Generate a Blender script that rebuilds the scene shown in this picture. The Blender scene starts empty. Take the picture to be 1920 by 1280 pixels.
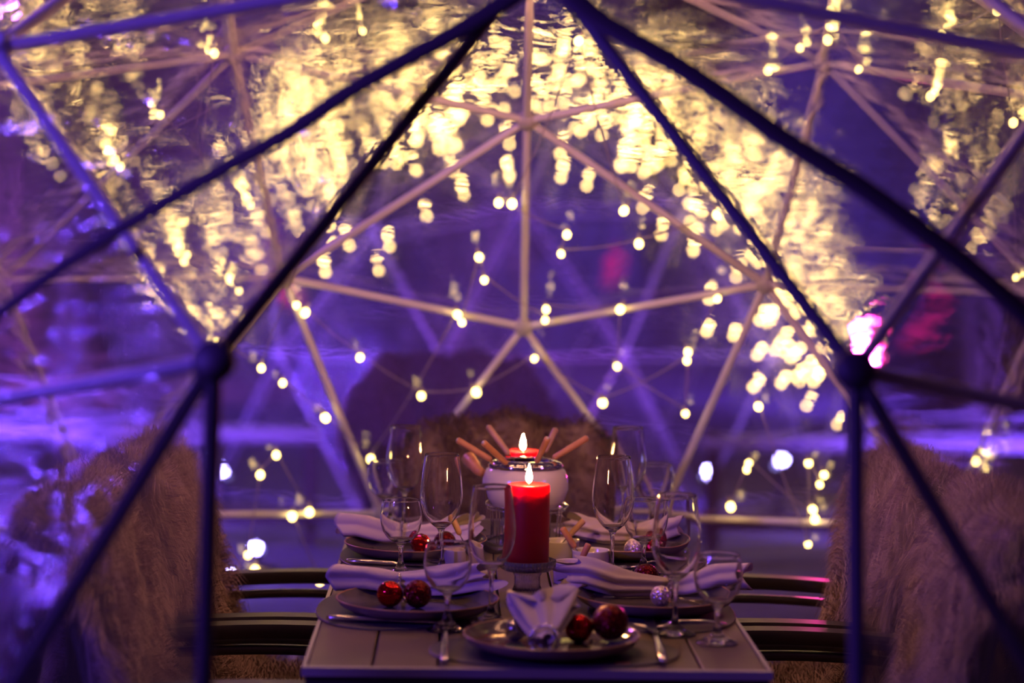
import bpy, bmesh, math, random, itertools
import numpy as np
from mathutils import Vector, Matrix

sc = bpy.context.scene
C = sc.collection
rng = np.random.default_rng(7)
random.seed(7)
PI = math.pi

# ------------------------------------------------------------------ camera
FPX = 4200.0
CAM = (-0.0242, -4.0318, 1.4254)
YAW, PITCH, ROLL = -0.0007, -0.0598, 0.0142
def cam_axes():
    cy, sy, cp, sp = math.cos(YAW), math.sin(YAW), math.cos(PITCH), math.sin(PITCH)
    fwd = Vector((sy * cp, cy * cp, sp)); r = Vector((cy, -sy, 0)); u = r.cross(fwd)
    c, s = math.cos(ROLL), math.sin(ROLL)
    return r * c + u * s, r * (-s) + u * c, fwd
RX, UY, FW = cam_axes()
cam = bpy.data.cameras.new('camera'); camo = bpy.data.objects.new('camera', cam); C.objects.link(camo)
camo.matrix_world = Matrix(((RX.x, UY.x, -FW.x, CAM[0]), (RX.y, UY.y, -FW.y, CAM[1]), (RX.z, UY.z, -FW.z, CAM[2]), (0, 0, 0, 1)))
cam.sensor_width = 36.0; cam.lens = FPX / 1920 * 36.0; cam.clip_end = 200
cam.dof.use_dof = True; cam.dof.focus_distance = 4.06; cam.dof.aperture_fstop = 2.1
sc.camera = camo

# ------------------------------------------------------------------ world, exposure
w = bpy.data.worlds.new('world'); sc.world = w; w.use_nodes = True
bg = w.node_tree.nodes['Background']; bg.inputs[0].default_value = (0.36, 0.11, 0.60, 1); bg.inputs[1].default_value = 0.05
sc.view_settings.view_transform = 'Standard'; sc.view_settings.look = 'None'; sc.view_settings.gamma = 1.0
sc.view_settings.exposure = 0.0; sc.view_settings.use_curve_mapping = False
sc.cycles.caustics_reflective = False; sc.cycles.caustics_refractive = False
sc.cycles.transparent_max_bounces = 16; sc.cycles.transmission_bounces = 14; sc.cycles.max_bounces = 14
sc.cycles.sample_clamp_indirect = 4.0

# ------------------------------------------------------------------ pixel -> place
def ray(px, py):
    d = RX * ((px - 960) / FPX) - UY * ((py - 640) / FPX) + FW
    return Vector(CAM), d
def on_z(px, py, z):
    o, d = ray(px, py); return o + d * ((z - o.z) / d.z)
def on_y(px, py, y):
    o, d = ray(px, py); return o + d * ((y - o.y) / d.y)
def on_sphere(px, py, cen, R, far=True):
    o, d = ray(px, py); d = d.normalized(); oc = o - Vector(cen)
    b = oc.dot(d); q = b * b - (oc.dot(oc) - R * R)
    if q < 0: return None
    return o + d * (-b + math.sqrt(q) * (1 if far else -1))

# ------------------------------------------------------------------ mesh helpers
class MB:
    def __init__(s): s.v = []; s.f = []; s.m = []
    def add(s, v, f, mi=0):
        n = len(s.v); s.v += [tuple(p) for p in v]; s.f += [tuple(i + n for i in q) for q in f]; s.m += [mi] * len(f); return s
    def box(s, c, size, rot=None, mi=0):
        hx, hy, hz = (k / 2 for k in size); R = rot or Matrix.Identity(3)
        v = [Vector(c) + R @ Vector((x * hx, y * hy, z * hz)) for x in (-1, 1) for y in (-1, 1) for z in (-1, 1)]
        return s.add(v, [(0, 1, 3, 2), (4, 6, 7, 5), (0, 4, 5, 1), (2, 3, 7, 6), (0, 2, 6, 4), (1, 5, 7, 3)], mi)
    def tube(s, path, rad, n=10, mi=0, cap=True, flat=None):
        P = [Vector(p) for p in path]; k = len(P)
        rs = rad if hasattr(rad, '__len__') else [rad] * k
        v = []; f = []; up = None
        for i, p in enumerate(P):
            t = (P[min(i + 1, k - 1)] - P[max(i - 1, 0)]).normalized()
            if up is None:
                up = Vector((0, 0, 1)) if abs(t.z) < .95 else Vector((1, 0, 0))
            a = t.cross(up).normalized(); b = a.cross(t).normalized(); up = b
            for j in range(n):
                g = 2 * PI * j / n
                v.append(p + a * (math.cos(g) * rs[i]) + b * (math.sin(g) * rs[i] * (flat if flat else 1)))
        for i in range(k - 1):
            for j in range(n):
                f.append((i * n + j, i * n + (j + 1) % n, (i + 1) * n + (j + 1) % n, (i + 1) * n + j))
        if cap: f.append(tuple(range(n - 1, -1, -1))); f.append(tuple((k - 1) * n + j for j in range(n)))
        return s.add(v, f, mi)
    def lathe(s, prof, n=40, mi=0, flute=None, c=(0, 0, 0)):
        v = []; f = []; k = len(prof); idx = []
        for i, (r, z) in enumerate(prof):
            if r < 1e-6: idx.append([len(v)] * n); v.append(Vector((c[0], c[1], c[2] + z)))
            else:
                row = []
                for j in range(n):
                    g = 2 * PI * j / n; rr = r * (1 + (flute[1] * math.cos(flute[0] * g) if flute else 0))
                    row.append(len(v)); v.append(Vector((c[0] + rr * math.cos(g), c[1] + rr * math.sin(g), c[2] + z)))
                idx.append(row)
        for i in range(k - 1):
            a, b = idx[i], idx[i + 1]
            for j in range(n):
                q = []
                for t in (a[j], a[(j + 1) % n], b[(j + 1) % n], b[j]):
                    if t not in q: q.append(t)
                if len(q) > 2: f.append(tuple(q))
        return s.add(v, f, mi)
    def torus(s, R, r, c=(0, 0, 0), n=40, m=8, mi=0, rot=None):
        v = []; f = []; M = rot or Matrix.Identity(3)
        for i in range(n):
            a = 2 * PI * i / n
            for j in range(m):
                b = 2 * PI * j / m
                v.append(Vector(c) + M @ Vector(((R + r * math.cos(b)) * math.cos(a), (R + r * math.cos(b)) * math.sin(a), r * math.sin(b))))
        for i in range(n):
            for j in range(m):
                f.append((i * m + j, ((i + 1) % n) * m + j, ((i + 1) % n) * m + (j + 1) % m, i * m + (j + 1) % m))
        return s.add(v, f, mi)
    def ico(s, c, r, sub=2, mi=0, sc3=(1, 1, 1)):
        bm = bmesh.new(); bmesh.ops.create_icosphere(bm, subdivisions=sub, radius=1); bm.verts.ensure_lookup_table()
        v = [Vector(c) + Vector((p.co.x * r * sc3[0], p.co.y * r * sc3[1], p.co.z * r * sc3[2])) for p in bm.verts]
        f = [tuple(q.index for q in t.verts) for t in bm.faces]; bm.free()
        return s.add(v, f, mi)
    def mesh(s, name, mats, smooth=True):
        me = bpy.data.meshes.new(name); me.from_pydata([tuple(p) for p in s.v], [], s.f)
        for m in (mats if isinstance(mats, (list, tuple)) else [mats]): me.materials.append(m)
        if any(s.m): me.polygons.foreach_set('material_index', s.m)
        if smooth: me.polygons.foreach_set('use_smooth', [True] * len(me.polygons))
        me.update(); return me
    def build(s, name, mats, parent=None, smooth=True, loc=None, rot=None):
        return link(name, s.mesh(name, mats, smooth), parent, loc, rot)
def link(name, me, parent=None, loc=None, rot=None):
    o = bpy.data.objects.new(name, me); C.objects.link(o); o.parent = parent
    if loc is not None: o.location = loc
    if rot is not None: o.rotation_euler = rot
    return o
def tag(o, label=None, cat=None, group=None, kind=None):
    if label: o['label'] = label
    if cat: o['category'] = cat
    if group: o['group'] = group
    if kind: o['kind'] = kind
    return o
def thing(name, label, cat, loc=(0, 0, 0), rot=(0, 0, 0), group=None):
    o = bpy.data.objects.new(name, None); C.objects.link(o); o.empty_display_size = .05
    o.location = loc; o.rotation_euler = rot; return tag(o, label, cat, group)
def copy_tree(o, parent=None):
    c = o.copy(); C.objects.link(c); c.parent = parent
    for ch in o.children: copy_tree(ch, c)
    return c
def sharp(o, ang=40):
    me = o.data
    try: me.set_sharp_from_angle(angle=math.radians(ang))
    except Exception: pass
    return o

# ------------------------------------------------------------------ materials
MATS = {}
def mat(name, col=(.5, .5, .5), rough=.5, metal=0., spec=.5, noise=None, bump=None, **kw):
    m = bpy.data.materials.new(name); m.use_nodes = True; nt = m.node_tree; b = nt.nodes['Principled BSDF']
    b.inputs['Base Color'].default_value = (*col, 1); b.inputs['Roughness'].default_value = rough
    b.inputs['Metallic'].default_value = metal; b.inputs['Specular IOR Level'].default_value = spec
    for k, v in kw.items(): b.inputs[k.replace('_', ' ')].default_value = v
    tc = nt.nodes.new('ShaderNodeTexCoord')
    if noise:
        sca, c2, lo, hi = noise
        n = nt.nodes.new('ShaderNodeTexNoise'); n.inputs['Scale'].default_value = sca; n.inputs['Detail'].default_value = 5
        r = nt.nodes.new('ShaderNodeValToRGB'); r.color_ramp.elements[0].position = lo; r.color_ramp.elements[1].position = hi
        r.color_ramp.elements[0].color = (*col, 1); r.color_ramp.elements[1].color = (*c2, 1)
        nt.links.new(tc.outputs['Object'], n.inputs['Vector']); nt.links.new(n.outputs[0], r.inputs[0]); nt.links.new(r.outputs[0], b.inputs['Base Color'])
    if bump:
        kind, sca, st, di = bump
        n = nt.nodes.new('ShaderNodeTexVoronoi' if kind == 'v' else 'ShaderNodeTexNoise'); n.inputs['Scale'].default_value = sca
        bp = nt.nodes.new('ShaderNodeBump'); bp.inputs['Strength'].default_value = st; bp.inputs['Distance'].default_value = di
        nt.links.new(tc.outputs['Object'], n.inputs['Vector']); nt.links.new(n.outputs[0], bp.inputs['Height']); nt.links.new(bp.outputs[0], b.inputs['Normal'])
    MATS[name] = m; return m
def glow(name, col, strength):
    m = bpy.data.materials.new(name); m.use_nodes = True; nt = m.node_tree; nt.nodes.remove(nt.nodes['Principled BSDF'])
    e = nt.nodes.new('ShaderNodeEmission'); e.inputs[0].default_value = (*col, 1); e.inputs[1].default_value = strength
    nt.links.new(e.outputs[0], nt.nodes['Material Output'].inputs[0]); return m
def glass_mat(name, col=(1, 1, 1), ior=1.5, rough=0.0):
    m = bpy.data.materials.new(name); m.use_nodes = True; nt = m.node_tree; nt.nodes.remove(nt.nodes['Principled BSDF'])
    g = nt.nodes.new('ShaderNodeBsdfGlass'); g.inputs['Color'].default_value = (*col, 1); g.inputs['IOR'].default_value = ior; g.inputs['Roughness'].default_value = rough
    nt.links.new(g.outputs[0], nt.nodes['Material Output'].inputs[0]); return m
def glitter(name, col, sca, rough=.25):
    m = mat(name, col, rough, 0.85); nt = m.node_tree; b = nt.nodes['Principled BSDF']
    tc = nt.nodes.new('ShaderNodeTexCoord'); v = nt.nodes.new('ShaderNodeTexVoronoi'); v.inputs['Scale'].default_value = sca
    sub = nt.nodes.new('ShaderNodeVectorMath'); sub.operation = 'SUBTRACT'; sub.inputs[1].default_value = (.5, .5, .5)
    scl = nt.nodes.new('ShaderNodeVectorMath'); scl.operation = 'SCALE'; scl.inputs['Scale'].default_value = 1.1
    geo = nt.nodes.new('ShaderNodeNewGeometry'); ad = nt.nodes.new('ShaderNodeVectorMath'); ad.operation = 'ADD'
    no = nt.nodes.new('ShaderNodeVectorMath'); no.operation = 'NORMALIZE'
    nt.links.new(tc.outputs['Object'], v.inputs['Vector']); nt.links.new(v.outputs['Color'], sub.inputs[0]); nt.links.new(sub.outputs[0], scl.inputs[0])
    nt.links.new(scl.outputs[0], ad.inputs[0]); nt.links.new(geo.outputs['Normal'], ad.inputs[1]); nt.links.new(ad.outputs[0], no.inputs[0]); nt.links.new(no.outputs[0], b.inputs['Normal'])
    return m

M_strut = mat('white_tube', (.80, .76, .78), .35)
M_hub = mat('hub_plastic', (.55, .52, .55), .45)
M_door = mat('dark_door_tube', (.032, .02, .034), .6)  # darker colour of the tubes and hubs framing the doorway
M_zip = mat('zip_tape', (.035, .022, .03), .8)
M_glass = glass_mat('clear_glass', (1, 1, 1), 1.5)
M_press = mat('pressed_glass', (.92, .90, .95), .10, Transmission_Weight=.92, IOR=1.42)
M_plank = mat('table_plank', (.125, .093, .076), .42, noise=(9, (.165, .125, .103), .3, .75), bump=('n', 90, .12, .002))
M_frame = mat('table_frame', (.50, .46, .48), .35, .3)
M_dark = mat('dark_aluminium', (.07, .062, .068), .38, .4)
M_mesh = mat('chair_mesh', (.06, .05, .055), .7, bump=('n', 300, .3, .002))
M_mat = mat('placemat_leather', (.075, .07, .085), .5, bump=('n', 350, .25, .001))
M_tagm = mat('copper_tag', (.55, .22, .10), .4, .6)
M_plate = mat('plate_glaze', (.085, .075, .085), .09, noise=(14, (.14, .12, .13), .35, .7))
M_plateo = mat('plate_clay', (.25, .195, .18), .4)
M_rim = mat('plate_rim', (.36, .19, .10), .3)
M_napkin = mat('napkin_linen', (.60, .52, .55), .85, bump=('n', 420, .2, .001), Sheen_Weight=.25)
M_silver = mat('silver', (.82, .80, .82), .14, 1.0)
M_chrome = mat('chrome', (.85, .84, .86), .07, 1.0)
M_ceram = mat('white_ceramic', (.64, .59, .58), .16)
M_wood = mat('handle_wood', (.62, .30, .15), .45, noise=(40, (.50, .22, .10), .3, .7))
M_wood2 = mat('pale_wood', (.58, .36, .22), .45, noise=(40, (.48, .28, .16), .3, .7))
M_wax = mat('red_wax', (.40, .003, .008), .42, Subsurface_Weight=1.0, Subsurface_Radius=(1.0, .07, .05), Subsurface_Scale=.05)
M_wick = mat('wick', (.03, .025, .02), .9)
M_flame = glow('flame', (1.0, .44, .14), 1600)
M_ballr = mat('red_bauble', (.38, .006, .012), .10, .85)
M_ballg = glitter('red_glitter', (.10, .002, .006), 420, .35)
M_ballf = glitter('red_faceted', (.42, .01, .014), 130, .18)
M_balls = mat('silver_bauble', (.72, .68, .76), .06, 1.0)
M_ballsg = glitter('silver_glitter', (.72, .60, .70), 480, .3)
M_cap = mat('gold_cap', (.70, .50, .22), .25, 1.0)
M_gem = glass_mat('gem', (1, .97, .95), 1.7)
M_slate = mat('slate_tray', (.05, .048, .055), .35)
M_pelt = mat('pelt', (.20, .145, .125), .95)
M_fur = mat('fur', (.44, .31, .30), .75, noise=(5, (.27, .18, .17), .35, .7), Sheen_Weight=.3)
M_fur2 = mat('shaded_fur', (.15, .085, .08), .8, noise=(6, (.09, .05, .05), .35, .7))  # head chair fur, colour darkened to stand for shade on its front
M_cable = mat('cable', (.42, .34, .40), .5)
M_socket = mat('socket', (.5, .45, .4), .4)
M_bulb = glow('warm_bulb', (1.0, .68, .19), 10)
M_bulbr = glow('warm_bulb_roof_fill', (1.0, .44, .22), 100)  # strong glow for the added roof strings
M_bulb2 = glow('warm_bulb_far', (1.0, .63, .18), 34)
M_ground = mat('ground_gravel', (.17, .15, .16), .8, noise=(3.5, (.10, .09, .095), .35, .7), bump=('n', 30, .6, .03))
M_deck = mat('deck', (.22, .17, .14), .7, noise=(6, (.30, .24, .2), .3, .7))
M_leaf = mat('leaf', (.07, .095, .075), .6, noise=(3, (.12, .15, .11), .35, .7))
M_bark = mat('bark', (.10, .07, .05), .9, bump=('n', 20, .8, .02))
M_house = mat('lamp_housing', (.03, .03, .035), .4, .5)
M_rail = mat('rail_wood', (.55, .48, .46), .5)

def pvc(name, wrinkle, haze=.028):
    m = bpy.data.materials.new(name); m.use_nodes = True; nt = m.node_tree; nt.nodes.remove(nt.nodes['Principled BSDF'])
    N = nt.nodes.new; L = nt.links.new
    tc = N('ShaderNodeTexCoord')
    mp = N('ShaderNodeMapping'); mp.inputs['Scale'].default_value = (.8, .8, 3.4); mp.inputs['Rotation'].default_value = (.5, .35, .4)
    L(tc.outputs['Object'], mp.inputs['Vector'])
    n1 = N('ShaderNodeTexNoise'); n1.inputs['Scale'].default_value = 3.2; n1.inputs['Detail'].default_value = 3; n1.inputs['Distortion'].default_value = 1.6
    n2 = N('ShaderNodeTexNoise'); n2.inputs['Scale'].default_value = 17; n2.inputs['Detail'].default_value = 4; n2.inputs['Distortion'].default_value = .8
    L(mp.outputs[0], n1.inputs['Vector']); L(mp.outputs[0], n2.inputs['Vector'])
    ad = N('ShaderNodeMath'); ad.operation = 'MULTIPLY_ADD'; ad.inputs[1].default_value = .16; L(n2.outputs[0], ad.inputs[0]); L(n1.outputs[0], ad.inputs[2])
    # the film is creased round the doorway and stretched smooth at the rear wall
    sx = N('ShaderNodeSeparateXYZ'); L(tc.outputs['Object'], sx.inputs[0])
    mr = N('ShaderNodeMapRange'); mr.inputs[1].default_value = .2; mr.inputs[2].default_value = 1.4; mr.inputs[3].default_value = 1.0; mr.inputs[4].default_value = .2
    L(sx.outputs['Y'], mr.inputs[0])
    bp = N('ShaderNodeBump'); bp.inputs['Distance'].default_value = wrinkle
    L(ad.outputs[0], bp.inputs['Height']); L(mr.outputs[0], bp.inputs['Strength'])
    tr = N('ShaderNodeBsdfTransparent'); tr.inputs[0].default_value = (.96, .95, .97, 1)
    rf = N('ShaderNodeBsdfRefraction'); rf.inputs['IOR'].default_value = 1.014; rf.inputs['Roughness'].default_value = 0.0; rf.inputs['Color'].default_value = (.97, .96, .98, 1)
    gl = N('ShaderNodeBsdfGlossy'); gl.inputs['Roughness'].default_value = .05; gl.inputs['Color'].default_value = (.9, .88, .95, 1)
    tl = N('ShaderNodeBsdfTranslucent'); tl.inputs[0].default_value = (.9, .86, .95, 1)
    df = N('ShaderNodeBsdfDiffuse'); df.inputs[0].default_value = (.9, .86, .95, 1)
    for q in (rf, gl): L(bp.outputs[0], q.inputs['Normal'])
    fr = N('ShaderNodeFresnel'); fr.inputs['IOR'].default_value = 1.5; L(bp.outputs[0], fr.inputs['Normal'])
    m1 = N('ShaderNodeMixShader'); m1.inputs[0].default_value = .62; L(tr.outputs[0], m1.inputs[1]); L(rf.outputs[0], m1.inputs[2])
    cl = N('ShaderNodeMath'); cl.operation = 'MINIMUM'; cl.inputs[1].default_value = .15; L(fr.outputs[0], cl.inputs[0])
    m2 = N('ShaderNodeMixShader'); L(cl.outputs[0], m2.inputs[0]); L(m1.outputs[0], m2.inputs[1]); L(gl.outputs[0], m2.inputs[2])
    hz = N('ShaderNodeMixShader'); hz.inputs[0].default_value = .5; L(tl.outputs[0], hz.inputs[1]); L(df.outputs[0], hz.inputs[2])
    m3 = N('ShaderNodeMixShader'); m3.inputs[0].default_value = haze; L(m2.outputs[0], m3.inputs[1]); L(hz.outputs[0], m3.inputs[2])
    L(m3.outputs[0], nt.nodes['Material Output'].inputs[0]); return m
M_pvc = pvc('pvc_film', .05)
M_pvc2 = pvc('pvc_film_far', .02, .06)

# ------------------------------------------------------------------ garden floodlights (real fixtures with spot lamps)
def floodlight(name, label, loc, target, col, power, size=.09, lens=0, cone=90, group=None):
    loc = Vector(loc); d = (Vector(target) - loc).normalized(); q = d.to_track_quat('Z', 'X').to_euler()
    t = thing(name, label, 'spotlight', (loc.x, loc.y, 0), group=group)
    hz = loc.z
    MB().tube([(0, 0, 0), (0, 0, hz - size * .6)], .012, 8).lathe([(0, .0), (.08, .0), (.08, .012), (0, .015)], 16).build('stand', M_house, t)
    h = MB().lathe([(0, -size * 1.5), (size * .6, -size * 1.5), (size * .75, -size * 1.2), (size * .9, 0), (size, .02), (size * .86, .02), (size * .8, 0), (0, -.01)], 20)
    for k in range(3): h.torus(size * .84, .006, (0, 0, -size * (.4 + .3 * k)), 20, 6)
    h.build('housing', M_house, t, loc=(0, 0, hz), rot=q)
    MB().tube([(size * 1.05, 0, -.02), (size * 1.05, 0, -size), (0, 0, -size * 1.75), (-size * 1.05, 0, -size), (-size * 1.05, 0, -.02)], .01, 6).build('yoke', M_house, t, loc=(0, 0, hz))
    MB().lathe([(0, .006), (size * .5, .008), (size * .8, .002), (0, -.004)], 20).build('lens', glow(name + '_lens', col, lens) if lens else M_glass, t, loc=(0, 0, hz), rot=q)
    if power:
        l = bpy.data.lights.new(name + '_lamp', 'SPOT'); l.energy = power; l.color = col; l.spot_size = math.radians(cone); l.spot_blend = .7; l.shadow_soft_size = size
        lo = bpy.data.objects.new(name + '_lamp', l); C.objects.link(lo); lo.location = loc + d * (size * .2 + .05); lo.rotation_euler = d.to_track_quat('-Z', 'Y').to_euler()
    return t
BLUE = (.16, .06, 1.0); VIOLET = (.60, .13, 1.0); PINK = (1.0, .03, .35); ICE = (.36, .30, 1.0); WARM = (1.0, .62, .36)
floodlight('garden_floodlight', 'black floodlight on a tall stand throwing blue light at the igloo door', (-3.4, -3.0, 2.4), (-.4, 0, 1.1), BLUE, 900, .14, 25, cone=62)
floodlight('garden_floodlight', 'black floodlight on a tall stand throwing violet light over the igloo roof', (3.6, -2.2, 2.9), (0, 1.5, 1.4), VIOLET, 300, .14, 25, cone=45)
floodlight('garden_floodlight', 'black floodlight behind the igloo throwing violet light down onto it', (-2.6, 4.2, 3.2), (0, .3, 1.2), VIOLET, 420, .14, 25, cone=75)
pk = on_y(1600, 690, 5.0)
floodlight('garden_floodlight', 'pink floodlight glowing between the two igloos', pk, (.85, .1, .85), PINK, 260, .04, 9, cone=34)

# ------------------------------------------------------------------ ground
tag(MB().add([(-30, -12, 0), (30, -12, 0), (30, 40, 0), (-30, 40, 0)], [(0, 1, 2, 3)]).build('ground', M_ground, smooth=False), kind='structure')
tag(MB().lathe([(0, .0), (1.95, .0), (1.95, .012), (1.9, .018), (0, .018)], 64).build('floor', M_deck), kind='structure')

# ------------------------------------------------------------------ geodesic igloo
def geodesic(n=3):
    def sp(az, el):
        a, e = math.radians(az), math.radians(el); return Vector((math.cos(e) * math.sin(a), math.cos(e) * math.cos(a), math.sin(e)))
    V = [Vector((0, 0, 1))] + [sp(72 * k, 26.565051) for k in range(5)] + [sp(72 * k + 36, -26.565051) for k in range(5)] + [Vector((0, 0, -1))]
    F = [t for t in itertools.combinations(range(12), 3) if all(abs((V[a] - V[b]).length - 1.0515) < .01 for a, b in itertools.combinations(t, 2))]
    pts = []; tris = []; key = {}
    def idx(p):
        p = p.normalized(); k = (round(p.x, 3) + 0., round(p.y, 3) + 0., round(p.z, 3) + 0.)
        if k not in key: key[k] = len(pts); pts.append(p)
        return key[k]
    for a, b, c in F:
        g = {(i, j): idx(V[a] * i + V[b] * j + V[c] * (n - i - j)) for i in range(n + 1) for j in range(n + 1 - i)}
        for i in range(n):
            for j in range(n - i):
                tris.append((g[i, j], g[i + 1, j], g[i, j + 1]))
                if i + j < n - 1: tris.append((g[i + 1, j], g[i + 1, j + 1], g[i, j + 1]))
    return pts, tris
GP, GT = geodesic()
def near(az, el):
    a, e = math.radians(az), math.radians(el); q = Vector((math.cos(e) * math.sin(a), math.cos(e) * math.cos(a), math.sin(e)))
    return min(range(len(GP)), key=lambda i: (GP[i] - q).length)
unit_strut = MB().tube([(0, 0, 0), (0, 0, .03), (0, 0, .5), (0, 0, .97), (0, 0, 1)], [.0082, .0095, .0095, .0095, .0082], 12).mesh('strut', M_strut)
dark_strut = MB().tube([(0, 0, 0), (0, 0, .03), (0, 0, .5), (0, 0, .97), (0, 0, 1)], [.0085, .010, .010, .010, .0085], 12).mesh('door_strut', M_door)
hub_mesh = MB().lathe([(0, -.016), (.018, -.016), (.024, -.008), (.026, 0), (.024, .008), (.018, .016), (0, .018)], 16).mesh('hub', M_hub)
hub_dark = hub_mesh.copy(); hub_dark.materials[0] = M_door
def igloo(name, label, cen, R, zc, rotz, door, pv):
    root = thing(name, label, 'igloo', (cen[0], cen[1], 0), (0, 0, rotz))
    P = [Vector((p.x * R, p.y * R, max(zc + p.z * R, .012))) for p in GP]
    tris = [t for t in GT if min(GP[i].z for i in t) > -.25]
    a26, a23, a24, a59, a56, a58, a57, a60 = near(180, 52.6), near(-166.4, 31), near(166.4, 31), near(180, 10.8), near(-168.2, -9.9), near(168.2, -9.9), near(-155.8, 9.9), near(155.8, 9.9)
    if door:
        tris = [t for t in tris if a59 not in t and not (a23 in t and a24 in t)]
        tris += [(a23, a57, a56), (a24, a60, a58)]
    out = []
    for a, b, c in tris:
        if (GP[b] - GP[a]).cross(GP[c] - GP[a]).dot(GP[a] + GP[b] + GP[c]) < 0: b, c = c, b
        out.append((a, b, c))
    tris = out
    edges = sorted({tuple(sorted(e)) for t in tris for e in ((t[0], t[1]), (t[1], t[2]), (t[0], t[2]))})
    used = sorted({i for e in edges for i in e})
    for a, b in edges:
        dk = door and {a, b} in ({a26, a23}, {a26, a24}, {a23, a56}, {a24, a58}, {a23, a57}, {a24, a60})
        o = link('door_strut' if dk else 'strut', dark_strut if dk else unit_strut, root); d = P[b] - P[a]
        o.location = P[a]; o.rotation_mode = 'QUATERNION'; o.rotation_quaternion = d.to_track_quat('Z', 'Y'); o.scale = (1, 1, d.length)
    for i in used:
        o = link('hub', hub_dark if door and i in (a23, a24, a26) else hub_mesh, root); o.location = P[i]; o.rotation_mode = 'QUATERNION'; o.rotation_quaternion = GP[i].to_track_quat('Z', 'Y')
    # film: every panel a fine grid, pulled over the outside of the tubes
    mb = MB(); key = {}; n = 7; vv = []; ff = []
    for a, b, c in tris:
        A, B, D = (P[i] + GP[i] * .016 for i in (a, b, c)); nn = (B - A).cross(D - A).normalized()
        ids = {}
        for i in range(n + 1):
            for j in range(n + 1 - i):
                u, v2 = i / n, j / n; w2 = 1 - u - v2
                p = A * u + B * v2 + D * w2
                p = p + nn * (.22 * (u * v2 + v2 * w2 + u * w2) * .10)
                k = (round(p.x, 4), round(p.y, 4), round(p.z, 4))
                if k not in key: key[k] = len(vv); vv.append(p)
                ids[i, j] = key[k]
        for i in range(n):
            for j in range(n - i):
                ff.append((ids[i, j], ids[i + 1, j], ids[i, j + 1]))
                if i + j < n - 1: ff.append((ids[i + 1, j], ids[i + 1, j + 1], ids[i, j + 1]))
    cov = mb.add(vv, ff).build('cover', pv, root)
    return root, cov, P
R1, ZC1 = 1.8, .32
ig, cover, HP = igloo('garden_igloo', 'clear plastic geodesic dining igloo of white tubes around the set table', (0, 0), R1, ZC1, 0, True, M_pvc)
igf, cover2, HP2 = igloo('garden_igloo', 'far clear igloo thickly hung with fairy lights behind the dining igloo', (-.12, 8.15), 2.0, .36, .31, False, M_pvc2)
CEN1 = (0, 0, ZC1); CEN2 = (-.12, 8.15, .36)

def ribbon(pts, widths, thick, cen):
    m = MB(); v = []; k = len(pts)
    for i, p in enumerate(pts):
        t = (pts[min(i + 1, k - 1)] - pts[max(i - 1, 0)]).normalized(); n = (p - Vector(cen)).normalized(); s = t.cross(n).normalized(); h = widths[i] / 2
        v += [p + s * h, p + s * h * .7 + n * thick, p - s * h * .7 + n * thick, p - s * h]
    f = [(4 * i + j, 4 * i + (j + 1) % 4, 4 * i + 4 + (j + 1) % 4, 4 * i + 4 + j) for i in range(k - 1) for j in range(4)]
    return m.add(v, f)
def smooth_px(pts, n=40):
    P = np.array(pts, float); d = np.r_[0, np.cumsum(np.hypot(*np.diff(P, axis=0).T))]; s = np.linspace(0, d[-1], n)
    x, y = np.interp(s, d, P[:, 0]), np.interp(s, d, P[:, 1]); k = np.array([1, 2, 3, 2, 1]) / 9
    for a in (x, y): a[2:-2] = np.convolve(a, k, 'valid')
    return list(zip(x, y))
zl = smooth_px([(1010, -40), (890, 42), (760, 112), (650, 172), (590, 215), (556, 242), (420, 315), (230, 425), (100, 510), (-30, 610)])
zr = smooth_px([(1040, -40), (1100, 25), (1300, 140), (1480, 268), (1620, 352), (1760, 455), (1860, 535), (1960, 625)])
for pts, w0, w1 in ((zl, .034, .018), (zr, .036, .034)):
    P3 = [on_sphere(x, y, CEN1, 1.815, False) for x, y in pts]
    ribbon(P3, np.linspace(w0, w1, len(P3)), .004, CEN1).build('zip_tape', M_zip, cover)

# ------------------------------------------------------------------ fairy lights
bulb_near = MB().ico((0, 0, 0), .0088, 2, 0, (1, 1, 1.15)).lathe([(0, .022), (.0035, .022), (.0045, .010), (0, .008)], 8, 1).mesh('bulb', [M_bulb, M_socket])
bulb_far = MB().ico((0, 0, 0), .0125, 1, 0).mesh('bulb', M_bulb2)
def light_string(label, pts, bulb, cen, group=None, sag=.02, wire=True, rad=.0016):
    root = thing('fairy_light_string', label, 'string lights', tuple(pts[0]), group=group); o = Vector(pts[0])
    if wire:
        path = []
        for i in range(len(pts) - 1):
            a, b = Vector(pts[i]) - o, Vector(pts[i + 1]) - o
            for k in range(5):
                t = k / 5; path.append(a.lerp(b, t) + Vector((0, 0, .012 - sag * 4 * t * (1 - t) * (b - a).length * 2)))
        path.append(Vector(pts[-1]) - o + Vector((0, 0, .012)))
        MB().tube(path, rad, 5).build('cable', M_cable, root)
    for p in pts:
        b = link('bulb', bulb, root); b.location = Vector(p) - o; b.rotation_euler = (rng.uniform(-.5, .5), rng.uniform(-.5, .5), rng.uniform(0, 6)); k = rng.uniform(.85, 1.2); b.scale = (k, k, k)
    return root
def inner(L, R=1.745, far=True): return [p for p in (on_sphere(x, y, CEN1, R, far) for x, y in L) if p]
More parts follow.
